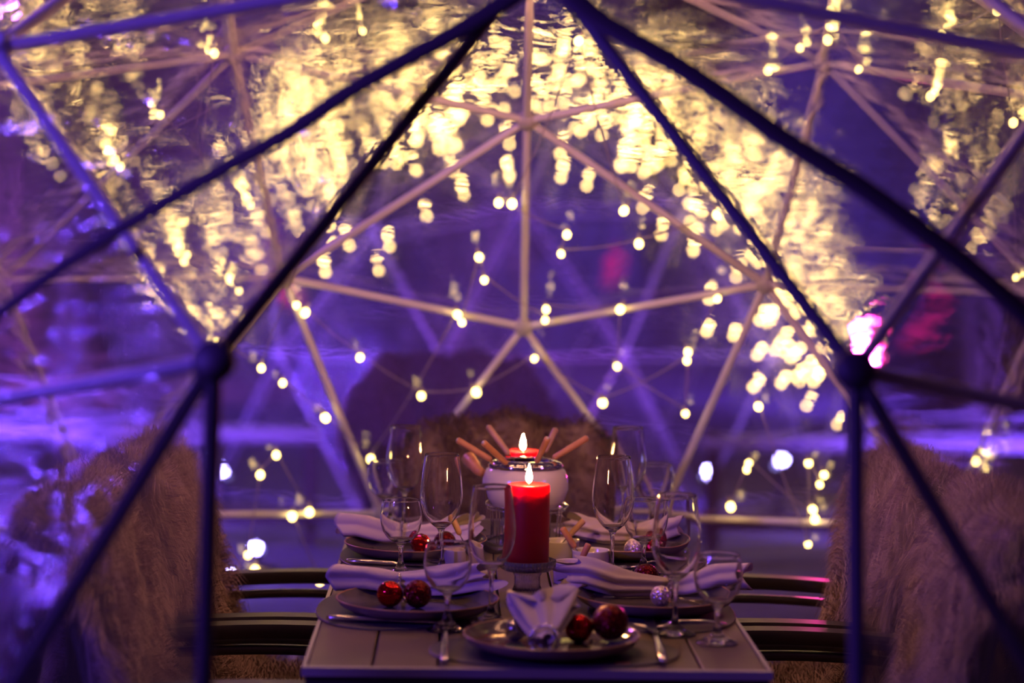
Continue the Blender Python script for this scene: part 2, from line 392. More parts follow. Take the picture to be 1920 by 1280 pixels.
S_in = [
 ('warm fairy light string draped from the lower roof hub across the rear wall', [(556, 572), (572, 586), (675, 670), (790, 742), (893, 735), (1002, 672), (1130, 755), (1288, 676), (1345, 560)]),
 ('warm fairy light string running along the rear wall tubes at hub height', [(530, 718), (610, 783), (695, 860), (858, 590), (866, 604), (898, 482), (908, 525), (1022, 600), (1024, 580), (1163, 580), (1157, 687), (1285, 775), (1290, 660)]),
 ('warm fairy light string hanging high on the rear wall above the rear hub', [(1345, 403), (1198, 457), (1052, 476), (1063, 440), (935, 380), (960, 382), (1085, 77), (1170, 395)]),
 ('warm fairy light string low on the rear wall beside the blue lit rail', [(440, 1077), (465, 1040), (488, 890), (518, 853), (580, 960), (548, 968), (600, 1090), (478, 1068)]),
 ('warm fairy light string low on the rear wall beside the violet lit rail', [(1370, 950), (1400, 880), (1404, 868), (1528, 973), (1524, 955), (1545, 890), (1537, 908), (1516, 868), (1515, 1020), (1422, 762)]),
 ('warm fairy light string looped under the roof hub near the zip', [(1440, 133), (1500, 90), (1555, 50), (1552, 75), (1556, 20), (1610, 130), (1745, 180), (1765, 66), (1870, 20), (1900, 230), (1905, 520), (1830, 865)]),
 ('warm fairy light string looped under the roof hub beside the blue tube', [(402, 100), (345, 490), (350, 478), (430, 520), (448, 545), (405, 640), (490, 690), (680, 58), (610, 72), (215, 300), (225, 312), (300, 215), (470, 385), (462, 370)]),
]
for lab, L in S_in: light_string(lab, inner(L), bulb_near, CEN1)
bulb_roof_fill = MB().ico((0, 0, 0), .0105, 2, 0, (1, 1, 1.15)).lathe([(0, .025), (.0035, .025), (.0045, .012), (0, .009)], 8, 1).mesh('bulb', [M_bulbr, M_socket])  # bulbs of roof strings added out of view as warm fill light
def roof(az_el):
    out = []
    for az, el in az_el:
        a, e = math.radians(az), math.radians(el); out.append(Vector((math.cos(e) * math.sin(a) * 1.72, math.cos(e) * math.cos(a) * 1.72, ZC1 + math.sin(e) * 1.72)))
    return out
light_string('warm fairy light string added unseen under the roof to light the table', roof([(a, 67 + 1.5 * math.sin(a * .35)) for a in np.linspace(0, 352, 40)]), bulb_roof_fill, CEN1)
light_string('warm fairy light string added unseen round the top hub as fill light', roof([(a, 78) for a in np.linspace(0, 345, 22)]), bulb_roof_fill, CEN1)
def far_pts(L): return [p for p in (on_sphere(x, y, CEN2, 2.06, False) for x, y in L) if p]
named = [(730, 462), (710, 507), (800, 405), (870, 365), (955, 270), (1050, 288), (1052, 333), (1100, 348), (955, 328), (1205, 390), (850, 322), (1240, 440), (1300, 470), (1380, 520), (1425, 600), (1470, 660), (1420, 665), (1413, 725), (1465, 718), (1525, 715), (1512, 760), (1570, 795), (1375, 630), (1330, 560), (1325, 620), (780, 320), (625, 455), (655, 460), (610, 510)]
light_string('string of large warm bulbs spaced out low over the far igloo roof', far_pts(sorted(named)), bulb_far, CEN2, rad=.0012, sag=.0)
# dense garlands over the crown and one flank of the far igloo
def garland_px(n, r0, r1, a0, a1, cx=930, cy=757):
    out = []
    for _ in range(n):
        a = math.radians(rng.uniform(a0, a1)); r = math.sqrt(rng.uniform(r0 * r0, r1 * r1)); out.append((cx + r * math.cos(a), cy - r * math.sin(a)))
    return out
for lab, args in [
  ('dense warm garland over the crown of the far igloo', (70, 530, 690, 62, 100)),
  ('dense warm garland on the far igloo just off the crown towards the pink floodlight', (80, 500, 690, 36, 64)),
  ('dense warm garland down the far igloo flank above the pink floodlight', (60, 530, 690, 4, 38)),
  ('dense warm garland on the far igloo shoulder opposite the pink floodlight', (110, 470, 700, 98, 136)),
  ('thin warm garland low on the far igloo flank opposite the pink floodlight', (26, 480, 690, 136, 165))]:
    L = garland_px(*args); L.sort(key=lambda q: math.atan2(757 - q[1], q[0] - 930))
    light_string(lab, far_pts(L), bulb_far, CEN2, rad=.0012, sag=.0)

# ------------------------------------------------------------------ garden behind: trees, rails, spotlights
def leaves(n, R, H, seed, zb=.2, cone=True):
    r = np.random.default_rng(seed); z = r.uniform(0, 1, n); a = r.uniform(0, 2 * PI, n)
    prof = (1 - z ** 1.6) * .85 + .15 if cone else np.sqrt(np.clip(1 - (2 * z - 1) ** 2, .02, 1))
    rad = R * prof * r.uniform(.72, 1.05, n)
    P = np.stack([rad * np.cos(a), rad * np.sin(a), zb + z * (H - zb)], 1)
    d1 = r.normal(size=(n, 3)); d1 /= np.linalg.norm(d1, axis=1)[:, None]; d2 = np.cross(d1, r.normal(size=(n, 3))); d2 /= np.linalg.norm(d2, axis=1)[:, None]
    s = r.uniform(.05, .11, n)[:, None]
    V = np.stack([P - d1 * s, P + d2 * s * .45, P + d1 * s, P - d2 * s * .45], 1).reshape(-1, 3)
    return MB().add([tuple(x) for x in V], [(4 * i, 4 * i + 1, 4 * i + 2, 4 * i + 3) for i in range(n)])
bulb_glint = MB().ico((0, 0, 0), .0085, 1, 0).mesh('bulb', M_bulb2)
def glint_tree(label, slabel, x, y, H, Rc, nb, seed):  # trees added so their bulbs give gold glints through the film
    r = np.random.default_rng(seed); t = thing('added_garden_tree', label, 'tree', (x, y, 0)); tips = []
    MB().tube([(0, 0, 0), (.02, 0, .5), (-.02, .02, 1.0), (.0, 0, H * .62), (.02, 0, H * .95)], [.06, .045, .038, .024, .006], 10).build('trunk', M_bark, t)
    for k in range(26):
        z0 = r.uniform(.42, .9) * H; a = k * 2.4 + r.uniform(-.3, .3); L = Rc * r.uniform(.6, 1.1) * (1.25 - z0 / H * .7)
        p = [Vector((0, 0, z0))]
        for q in (.35, .7, 1.0): p.append(Vector((math.cos(a + q * .3) * L * q, math.sin(a + q * .3) * L * q, z0 + L * .75 * q ** 1.3 + r.uniform(-.03, .03))))
        m = MB().tube(p, [.014, .010, .007, .003], 6)
        for q in range(3):
            b0 = p[1].lerp(p[3], r.uniform(.1, .9)); m.tube([b0, b0 + Vector(r.normal(size=3) * .09) + Vector((0, 0, .08))], [.004, .0015], 5)
        m.build('branch', M_bark, t); tips += [p[1].lerp(p[3], u) + Vector((0, 0, -.02)) for u in r.uniform(0, 1, max(1, nb // 26 + 1))]
    tips = [q + Vector((x, y, 0)) for q in tips][:nb]
    light_string(slabel, tips, bulb_glint, None, sag=.0, rad=.0012)
glint_tree('added bare tree strung with lights for gold glints beside the blue rail', 'warm fairy light string added for gold glints in the tree beside the blue rail', -1.95, 6.1, 2.5, .52, 90, 21)
glint_tree('added bare tree strung with lights for gold glints beside the pink floodlight', 'warm fairy light string added for gold glints in the tree beside the pink floodlight', 2.05, 6.2, 2.6, .5, 60, 22)
hedge_meshes = [leaves(5200, .98, 4.0, 10 + k).mesh('foliage', M_leaf, False) for k in range(3)]
core = MB().lathe([(0, .1), (.7, .15), (.78, 1.0), (.62, 2.4), (.3, 3.4), (0, 3.9)], 18).mesh('trunk', M_leaf)
for k, (x, hy) in enumerate([(x, 15.0) for x in np.linspace(-8.8, 8.8, 9)] + [(x, 17.6) for x in np.linspace(-7.7, 7.7, 8)]):
    t = thing('hedge_tree', 'dense dark evergreen in the hedge behind the far igloo', 'tree', (x + rng.uniform(-.05, .05), hy + rng.uniform(-.2, .2), 0), (0, 0, rng.uniform(0, 6)), 'evergreens in the hedge')
    f = link('foliage', hedge_meshes[k % 3], t); f['kind'] = 'stuff'; link('trunk', core, t)
for label, x, y, rot in (('low wooden rail washed with blue light behind the dining igloo', -1.55, 5.2, 0), ('low wooden rail washed with violet light behind the dining igloo', 1.5, 5.2, .05)):
    t = thing('garden_rail', label, 'fence', (x, y, 0), (0, 0, rot))
    MB().box((0, 0, .46), (1.5, .06, .05)).build('rail', M_rail, t, False); MB().box((0, 0, .12), (1.5, .04, .04)).build('rail', M_bark, t, False)
    for px in (-.7, 0, .7): MB().box((px, .04, .25), (.05, .05, .5)).build('post', M_bark, t, False)
def lantern(label, px, py, y):
    p = on_y(px, py, y); t = thing('hanging_lantern', label, 'lantern', (p.x, p.y, p.z - .09))
    MB().ico((0, 0, .09), .085, 2, 0, (1, 1, .9)).build('shade', M_pinkl, t); MB().lathe([(0, .165), (.03, .165), (.03, .18), (0, .19)], 14).build('cap', M_house, t)
    MB().tube([(0, 0, .185), (0, 0, .185 + max(.2, 3.2 - p.z - .1))], .004, 6).build('cord', M_cable, t)
M_pinkl = glow('pink_lantern', (1.0, .02, .30), .9)
for lab, px, py, y in (('pink lantern hanging in front of the hedge behind the far igloo crown', 1140, 530, 13.4), ('pink lantern hanging before the hedge beyond the blue tube', 560, 570, 13.2), ('pink lantern hanging low before the hedge beside the blue rail', 65, 790, 12.0), ('pink lantern hanging low before the hedge beside the pink floodlight', 1700, 640, 12.6)): lantern(lab, px, py, y)
def spot_px(label, px, py, d, col, lens, tgt, power, size=.05):
    size *= .42; lens *= .13; p = on_y(px, py, d); p.z = max(p.z, size * 1.4); floodlight('ground_spotlight', label, p, tgt, col, power * .06, size, lens, 100)
spot_px('small ice blue ground spotlight in front of the far igloo, upper of a close pair', 1320, 893, 5.6, ICE, 26, (.4, -2, .8), 30)
spot_px('small ice blue ground spotlight beyond the violet rail', 1456, 873, 6.2, ICE, 26, (.9, -2, .7), 20, .06)
spot_px('small ice blue ground spotlight beyond the blue rail', 488, 1030, 4.6, ICE, 26, (-.8, -2, .8), 20, .05)
spot_px('small ice blue ground spotlight at the foot of the blue rail', 440, 1080, 4.3, ICE, 18, (-.9, -2, .8), 15, .04)
spot_px('small ice blue ground spotlight high behind the blue rail', 428, 893, 6.0, ICE, 16, (-.9, -2, .8), 10, .04)
floodlight('ground_spotlight', 'blue ground spotlight washing the gravel behind the dining igloo', (-2.6, 4.2, .9), (-1.0, 5.2, 0), BLUE, 520, .06, 0, 110)
floodlight('ground_spotlight', 'violet ground spotlight washing the gravel beside the far igloo', (3.6, 3.4, .9), (1.0, 6.0, 0), (.7, .35, .8), 70, .06, 0, 110)
floodlight('ground_spotlight', 'blue ground spotlight at the far igloo foot, pink floodlight side', (2.5, 4.6, .6), (.8, 7.0, .55), BLUE, 520, .06, 0, 80)
floodlight('ground_spotlight', 'blue ground spotlight at the far igloo foot, blue rail side', (-2.7, 4.6, .6), (-1.5, 6.8, .45), BLUE, 520, .06, 0, 80)
floodlight('ground_spotlight', 'violet ground spotlight before the far igloo door', (.0, 4.7, .25), (-.2, 6.4, 1.3), VIOLET, 150, .05, 0, 100)
floodlight('ground_spotlight', 'blue ground spotlight lighting the hedge beside the far igloo', (2.6, 10.5, .4), (.9, 15, 1.4), BLUE, 1800, .06, 0, 90)
floodlight('ground_spotlight', 'violet ground spotlight lighting the hedge behind the far igloo', (-3.4, 10.5, .4), (-2.2, 15, 1.8), VIOLET, 900, .06, 0, 110)

# ------------------------------------------------------------------ table
ZT = .745
TA = math.radians(1.37)
table = thing('dining_table', 'taupe plank dining table with pale metal edge inside the igloo', 'table', (0, .006, 0), (0, 0, TA))
W, LEN = .697, 1.535
pw = (W - .012) / 7
for i in range(7):
    x = -W / 2 + .006 + pw * (i + .5)
    bm = bmesh.new(); bmesh.ops.create_cube(bm, size=1); bmesh.ops.scale(bm, vec=(pw - .0042, LEN - .03, .018), verts=bm.verts)
    bmesh.ops.bevel(bm, geom=bm.edges[:], offset=.0012, segments=1, affect='EDGES'); me = bpy.data.meshes.new('plank'); bm.to_mesh(me); bm.free(); me.materials.append(M_plank)
    link('plank', me, table, (x, 0, ZT - .009))
MB().box((0, 0, ZT - .021), (W - .012, LEN - .03, .006)).build('underlay', M_dark, table, False)
fr = MB()
for s in (-1, 1):
    fr.box((0, s * (LEN / 2 - .0075), ZT - .0065), (W, .015, .013)); fr.box((s * (W / 2 - .003), 0, ZT - .0065), (.006, LEN - .03, .013))
fr.build('edge_frame', M_frame, table, False)
ap = MB()
for s in (-1, 1):
    ap.box((0, s * (LEN / 2 - .02), ZT - .045), (W - .01, .02, .062)); ap.box((s * (W / 2 - .014), 0, ZT - .045), (.016, LEN - .06, .062))
ap.build('apron', M_dark, table, False)
for sx in (-1, 1):
    for sy in (-1, 1): MB().box((sx * (W / 2 - .035), sy * (LEN / 2 - .04), (ZT - .02) / 2 + .009), (.055, .055, ZT - .02 - .018)).build('leg', M_dark, table, False)
TOP = ZT + .0004

# ------------------------------------------------------------------ chairs and fur throws
def make_chair():
    t = thing('dining_armchair', 'x', 'chair')
    sx = .245
    for s in (-1, 1):
        MB().tube([(s * sx, .22, 0), (s * sx, .225, .3), (s * sx, .23, .62)], .013, 10).build('leg', M_dark, t)
        MB().tube([(s * sx, -.28, 0), (s * sx, -.22, .42), (s * sx, -.235, .62), (s * sx, -.275, .80), (s * (sx - .01), -.305, .90)], .013, 10).build('leg', M_dark, t)
        arm = MB(); n = 14; v = []; prof = ((-.026, 0), (-.022, .012), (.022, .012), (.026, 0), (.018, -.014), (-.018, -.014))
        for i in range(n + 1):
            u = i / n; y = -.24 + u * .53; z = .632 + .022 * math.sin(PI * (u * .8 + .12)) - (max(0, u - .88) * .12)
            v += [(s * (sx + .006) + a, y, z + b) for a, b in prof]
        f = [(6 * i + j, 6 * i + (j + 1) % 6, 6 * i + 6 + (j + 1) % 6, 6 * i + 6 + j) for i in range(n) for j in range(6)] + [tuple(range(5, -1, -1)), tuple(6 * n + j for j in range(6))]
        sharp(arm.add(v, f).build('armrest', M_dark, t), 50)
        lo = MB(); v = []
        for i in range(n + 1):
            u = i / n; y = -.235 + u * .47; v += [(s * (sx + .006) + a * .5, y, .598 + .02 * math.sin(PI * (u * .8 + .12)) + b * .6) for a, b in prof]
        lo.add(v, f).build('arm_rail', M_dark, t)
    seat = MB(); n = 8; v = []; f = []
    for i in range(n + 1):
        for j in range(n + 1):
            u, q = i / n * 2 - 1, j / n * 2 - 1; v.append((u * .235, q * .22, .445 - .02 * (1 - u * u) * (1 - q * q)))
    f = [(i * (n + 1) + j, (i + 1) * (n + 1) + j, (i + 1) * (n + 1) + j + 1, i * (n + 1) + j + 1) for i in range(n) for j in range(n)]
    seat.add(v, f); so = seat.build('seat', M_mesh, t); md = so.modifiers.new('thick', 'SOLIDIFY'); md.thickness = .012
    bk = MB(); v = []
    for i in range(n + 1):
        for j in range(n + 1):
            u, q = i / n * 2 - 1, j / n; z = .47 + q * .42; v.append((u * .235, -.222 - .085 * q * q - .025 * (1 - u * u), z))
    bo = bk.add(v, f).build('backrest', M_mesh, t); md = bo.modifiers.new('thick', 'SOLIDIFY'); md.thickness = .012
    MB().tube([(-.235, -.305, .90), (-.1, -.325, .905), (.1, -.325, .905), (.235, -.305, .90)], .013, 8).build('top_rail', M_dark, t)
    MB().tube([(-sx, .22, .43), (sx, .22, .43)], .011, 8).tube([(-sx, -.222, .43), (sx, -.222, .43)], .011, 8).tube([(-sx, .22, .43), (-sx, -.222, .43)], .011, 8).tube([(sx, .22, .43), (sx, -.222, .43)], .011, 8).build('seat_frame', M_dark, t)
    return t
chair0 = make_chair(); first = [True]
def fur_throw(label, loc, rz, seed, n=22000, wid=.28, rear=.30, lenk=1.0, lump=1.0, fm=None):
    r = np.random.default_rng(seed)
    path = np.array([(-.46, rear), (-.43, .55), (-.39, .78), (-.355, .905), (-.315, .945), (-.27, .93), (-.235, .84), (-.20, .66), (-.165, .52), (-.10, .475), (.05, .468), (.17, .475), (.225, .45), (.245, .36)])
    d = np.r_[0, np.cumsum(np.hypot(*np.diff(path, axis=0).T))]; nu, nv = 56, 30
    s = np.linspace(0, d[-1], nu); py, pz = np.interp(s, d, path[:, 0]), np.interp(s, d, path[:, 1])
    for _ in range(2):
        for a in (py, pz): a[1:-1] = (a[:-2] + 2 * a[1:-1] + a[2:]) / 4
    ty, tz = np.gradient(py), np.gradient(pz); L = np.hypot(ty, tz); ny, nz = -tz / L, ty / L     # outward side of the drape
    ph = r.uniform(0, 6, 8); U = np.linspace(0, 1, nu)[:, None]; V = np.linspace(-1, 1, nv)[None, :]
    wmod = wid * (1 + .10 * np.sin(U * 9 + ph[0]) + .07 * np.sin(U * 21 + ph[1]) - .12 * (U > .9))
    X = V * wmod + .012 * np.sin(V * 5 + U * 13 + ph[2])
    off = lump * (.012 * np.sin(V * 6 + ph[3]) * np.cos(U * 14 + ph[4]) + .010 * np.sin(V * 11 + U * 17 + ph[5]))
    edge = np.clip((np.abs(V) - .74) / .26, 0, 1) ** 1.4
    Y = py[:, None] + ny[:, None] * off; Z = pz[:, None] + nz[:, None] * off - edge * .10 * (.4 + np.abs(ty / L)[:, None])
    Y = Y - ny[:, None] * edge * .02
    G = np.stack([X, Y, Z], -1)
    t = thing('fur_throw', label, 'throw', loc, (0, 0, rz))
    fac = [(i * nv + j, (i + 1) * nv + j, (i + 1) * nv + j + 1, i * nv + j + 1) for i in range(nu - 1) for j in range(nv - 1)]
    p = MB().add([tuple(q) for q in G.reshape(-1, 3)], fac).build('pelt', M_pelt, t); md = p.modifiers.new('thick', 'SOLIDIFY'); md.thickness = .008; md.offset = 0
    i = r.uniform(0, nu - 1.001, n); j = r.uniform(0, nv - 1.001, n); e = r.uniform(size=n) < .16
    j = np.where(e, np.where(r.uniform(size=n) < .5, r.uniform(0, .8, n), nv - 1.002 - r.uniform(0, .8, n)), j)
    i0, j0 = i.astype(int), j.astype(int); fi, fj = (i - i0)[:, None], (j - j0)[:, None]
    B = (G[i0, j0] * (1 - fi) + G[i0 + 1, j0] * fi) * (1 - fj) + (G[i0, j0 + 1] * (1 - fi) + G[i0 + 1, j0 + 1] * fi) * fj
    du = G[i0 + 1, j0] - G[i0, j0]; dv = G[i0, j0 + 1] - G[i0, j0]; N = np.cross(dv, du); N /= np.linalg.norm(N, axis=1)[:, None] + 1e-9
    ref = np.stack([np.zeros(n), ny[i0], nz[i0]], 1); N *= np.sign((N * ref).sum(1))[:, None]
    side = np.zeros((n, 3)); side[:, 0] = np.sign(B[:, 0]) * np.clip(np.abs(B[:, 0]) / wid - .6, 0, 1) * 1.4
    clump = np.stack([np.sin(B[:, 1] * 40 + B[:, 2] * 31 + ph[6]), np.sin(B[:, 0] * 37 + B[:, 2] * 23), np.sin(B[:, 0] * 29 + B[:, 1] * 33)], 1)
    D = N * .75 + side + clump * .35 + r.normal(size=(n, 3)) * .22; D /= np.linalg.norm(D, axis=1)[:, None]
    ln = (.045 * lenk * r.uniform(.6, 1.25, n))[:, None]
    P1 = B + D * ln * .5; D2 = D * .45 + np.array([0, 0, -.85]) + clump * .2; D2 /= np.linalg.norm(D2, axis=1)[:, None]; P2 = P1 + D2 * ln * .62
    wv = np.cross(D, r.normal(size=(n, 3))); wv /= np.linalg.norm(wv, axis=1)[:, None]; wv *= .00105 * (1.5 if n < 15000 else 1)
    VV = np.stack([B - wv, B + wv, P1 - wv * .8, P1 + wv * .8, P2], 1).reshape(-1, 3)
    me = bpy.data.meshes.new('fur'); k = np.arange(n)[:, None] * 5
    fa = np.concatenate([k + np.array([[0, 1, 3]]), k + np.array([[0, 3, 2]]), k + np.array([[2, 3, 4]])], 0)
    me.from_pydata(VV.tolist(), [], fa.tolist()); me.materials.append(fm or M_fur); me.polygons.foreach_set('use_smooth', [True] * len(me.polygons))
    o = link('fur', me, t); o['kind'] = 'stuff'; return t
def place(label, flabel, loc, rz, seed, **kw):
    c = chair0 if first[0] else copy_tree(chair0); first[0] = False
    c.location = loc; c.rotation_euler = (0, 0, rz); c['label'] = label; c['group'] = 'armchairs around the table'
    fur_throw(flabel, loc, rz, seed, **kw)
z0 = .018
place('dark armchair at the glossy red bauble plate, beside the table', 'beige fur throw over the armchair at the glossy red bauble plate', (-.44, -.34, z0), -PI / 2 + .05, 1, wid=.30, n=26000, lenk=1.25)
place('dark armchair at the faceted red bauble plate, beside the table', 'beige fur throw over the armchair at the faceted red bauble plate', (-.42, .24, z0), -PI / 2 - .02, 2, n=26000, lenk=1.2)
place('dark armchair at the silver glitter bauble plate, beside the table', 'beige fur throw over the armchair at the silver glitter bauble plate', (.47, -.33, z0), PI / 2 - .05, 3, wid=.30, n=26000, lenk=1.25)
place('dark armchair beyond the silver glitter bauble plate, beside the table', 'beige fur throw over the armchair beyond the silver glitter bauble plate', (.44, .25, z0), PI / 2 + .03, 4, n=26000, lenk=1.2)
place('dark armchair at the head of the table behind the fondue pot', 'brown fur throw, darkened as shade, over the head armchair behind the fondue pot', (-.03, .92, z0 - .03), PI + .02, 5, n=22000, wid=.212, lump=.8, lenk=1.35, fm=M_fur2)
place('dark armchair standing outside behind the igloo rear wall', 'pale fur throw over the armchair outside the igloo rear wall', (-.21, 2.95, 0), PI + .05, 6, n=9000, wid=.29)

# ------------------------------------------------------------------ glasses
def wall(prof, t=.0011):
    """outer bowl profile (rim last) -> closed wall returning inside"""
    inn = [(max(r - t, 0), z + (t * 1.5 if r < .012 else .0)) for r, z in reversed(prof)]
    return prof + inn
def smooth_prof(P, n=34):
    P = np.array(P, float); d = np.r_[0, np.cumsum(np.hypot(*np.diff(P, axis=0).T))]; s = np.linspace(0, d[-1], n); r, z = np.interp(s, d, P[:, 0]), np.interp(s, d, P[:, 1])
    for _ in range(2):
        for a in (r, z): a[1:-1] = (a[:-2] + 2 * a[1:-1] + a[2:]) / 4
    return list(zip(r, z))
def goblet(foot, stem_r, stem_top, bowl, h0=.016):
    ft = [(0, .0012), (foot * .6, .0006), (foot * .93, 0), (foot, .0010), (foot * .985, .0026), (foot * .75, .0062), (foot * .45, .0112), (stem_r * 2.1, h0 + .003), (stem_r * 1.1, h0 + .016), (stem_r * .9, (h0 + stem_top) / 2), (stem_r * 1.15, stem_top - .008), (stem_r * 2.0, stem_top)]
    b = smooth_prof(bowl); out = ft + b
    inner_b = [(max(r - .0011 - .0012 * (1 - (z - b[0][1]) / (b[-1][1] - b[0][1])) ** 2, 0), z) for r, z in reversed(b)]
    zb = b[0][1] + .006; inner_b = [(r, z) for r, z in inner_b if z > zb] + [(0, zb)]
    rr, rz = b[-1]
    return out + [(rr - .0001, rz + .0004), (rr - .00055, rz + .0007), (rr - .001, rz + .0004)] + inner_b
wine_prof = goblet(.0345, .0036, .088, [(.008, .089), (.020, .098), (.032, .115), (.0385, .136), (.0395, .150), (.0375, .175), (.034, .203), (.0312, .226)])
water_prof = goblet(.0335, .0042, .060, [(.010, .061), (.024, .069), (.034, .083), (.0385, .101), (.0388, .114), (.0365, .129), (.0332, .141)], .014)
def goblet_obj(prof, stem_top, name, label, px, py, group=None, bz=None):
    p = on_z(px, py, TOP if bz is None else bz)
    t = thing(name, label, 'glass', (p.x, p.y, TOP if bz is None else bz))
    link('glass', GL[name], t); return t
GL = {'wine_glass': MB().lathe(wine_prof, 44).mesh('wine_glass', M_glass), 'water_goblet': MB().lathe(water_prof, 44).mesh('water_goblet', M_glass)}
def glass_thing(name, label, px, py):
    p = on_z(px, py, TOP); o = link(name, GL[name], None, (p.x, p.y, TOP), (0, 0, rng.uniform(0, 6))); return tag(o, label, 'glass')
for name, label, px, py in [
  ('wine_glass', 'tall clear wine glass beside the short goblet, between the two red bauble plates', 826, 1080),
  ('water_goblet', 'short clear goblet between the two plates holding red baubles', 751, 1079),
  ('wine_glass', 'tall clear wine glass in front of the front red candle', 920, 1168),
  ('water_goblet', 'short clear goblet standing by the tines of the silver fork', 838, 1181),
  ('wine_glass', 'tall clear wine glass beside the knife at the table front corner', 1265, 1190),
  ('water_goblet', 'short clear goblet standing nearest the table corner', 1344, 1206),
  ('wine_glass', 'tall clear wine glass beside the white ramekins', 1147, 1085),
  ('water_goblet', 'short clear goblet in front of the faceted red bauble opposite', 1206, 1076),
  ('wine_glass', 'tall clear wine glass at the far table end, on the pot handle side', 758, 1002),
  ('water_goblet', 'short clear goblet at the far table end, on the pot handle side', 722, 988),
  ('wine_glass', 'tall clear wine glass at the far table end, behind the ramekins', 1174, 1003),
  ('water_goblet', 'short clear goblet at the far table end, behind the ramekins', 1228, 994)]:
    glass_thing(name, label, px, py)

# ------------------------------------------------------------------ place settings
plate_me = MB().lathe([(0, 0), (.086, 0), (.090, .002), (.116, .007), (.133, .0165), (.1395, .0265)], 72, 1).lathe([(.1395, .0265), (.1385, .0278), (.1365, .0262), (.128, .0175), (.112, .0105), (.088, .0072), (0, .0065)], 72, 0).mesh('plate', [M_plate, M_plateo])
rim_me = MB().torus(.1391, .0016, (0, 0, .0270), 72, 6).mesh('rim', M_rim)
def oval(a, b, h, n=48):
    m = MB(); v = []
    for (k, z) in ((1, 0), (1, h * .7), (.992, h), ):
        v += [(a * k * math.copysign(abs(math.cos(2 * PI * i / n)) ** .85, math.cos(2 * PI * i / n)), b * k * math.copysign(abs(math.sin(2 * PI * i / n)) ** .85, math.sin(2 * PI * i / n)), z) for i in range(n)]
    f = [(i, (i + 1) % n, n + (i + 1) % n, n + i) for i in range(n)] + [(n + i, n + (i + 1) % n, 2 * n + (i + 1) % n, 2 * n + i) for i in range(n)] + [tuple(range(n - 1, -1, -1)), tuple(range(2 * n, 3 * n))]
    return m.add(v, f)
mat_me = oval(.192, .124, .003).mesh('placemat', M_mat, False)
PLATE_Z = TOP + .003
def setting(who, px, py, rz, mx=None, tagpx=None):
    """plate centre given at its rim height; rz turns local -y to the sitter"""
    p = on_z(px, py, TOP + .028); m = thing('placemat', 'dark oval leather placemat under the ' + who, 'placemat', ((mx or p).x, (mx or p).y, TOP), (0, 0, rz))
    link('mat', mat_me, m)
    MB().box((.10, -.094, .0036), (.022, .009, .0012)).build('label_tag', M_tagm, m, False)
    t = thing('dinner_plate', 'grey glazed dinner plate with brown rim ' + PL[who], 'plate', (p.x, p.y, PLATE_Z)); t.scale = (.97, .97, .97); link('dish', plate_me, t); link('rim', rim_me, t)
    return p
PL = {'plate holding the upright napkin fan': 'holding the upright napkin fan and ring', 'plate of glossy red baubles': 'holding a glossy and a glittery red bauble', 'plate of faceted red baubles': 'holding a faceted red bauble, beyond the goblet',
      'plate of silver baubles': 'holding two small silver glitter baubles', 'plate behind the ramekins': 'standing behind the white ramekins'}
pF = setting('plate holding the upright napkin fan', 1035, 1189, 0, Vector((.045, -.628, 0)))
pLN = setting('plate of glossy red baubles', 783, 1121, -PI / 2, Vector((-.226, -.282, 0)))
pLF = setting('plate of faceted red baubles', 777, 1016, -PI / 2, Vector((-.232, .305, 0)))
pRN = setting('plate of silver baubles', 1227, 1114, PI / 2, Vector((.232, -.275, 0)))
pRF = setting('plate behind the ramekins', 1180, 1016, PI / 2, Vector((.222, .305, 0)))

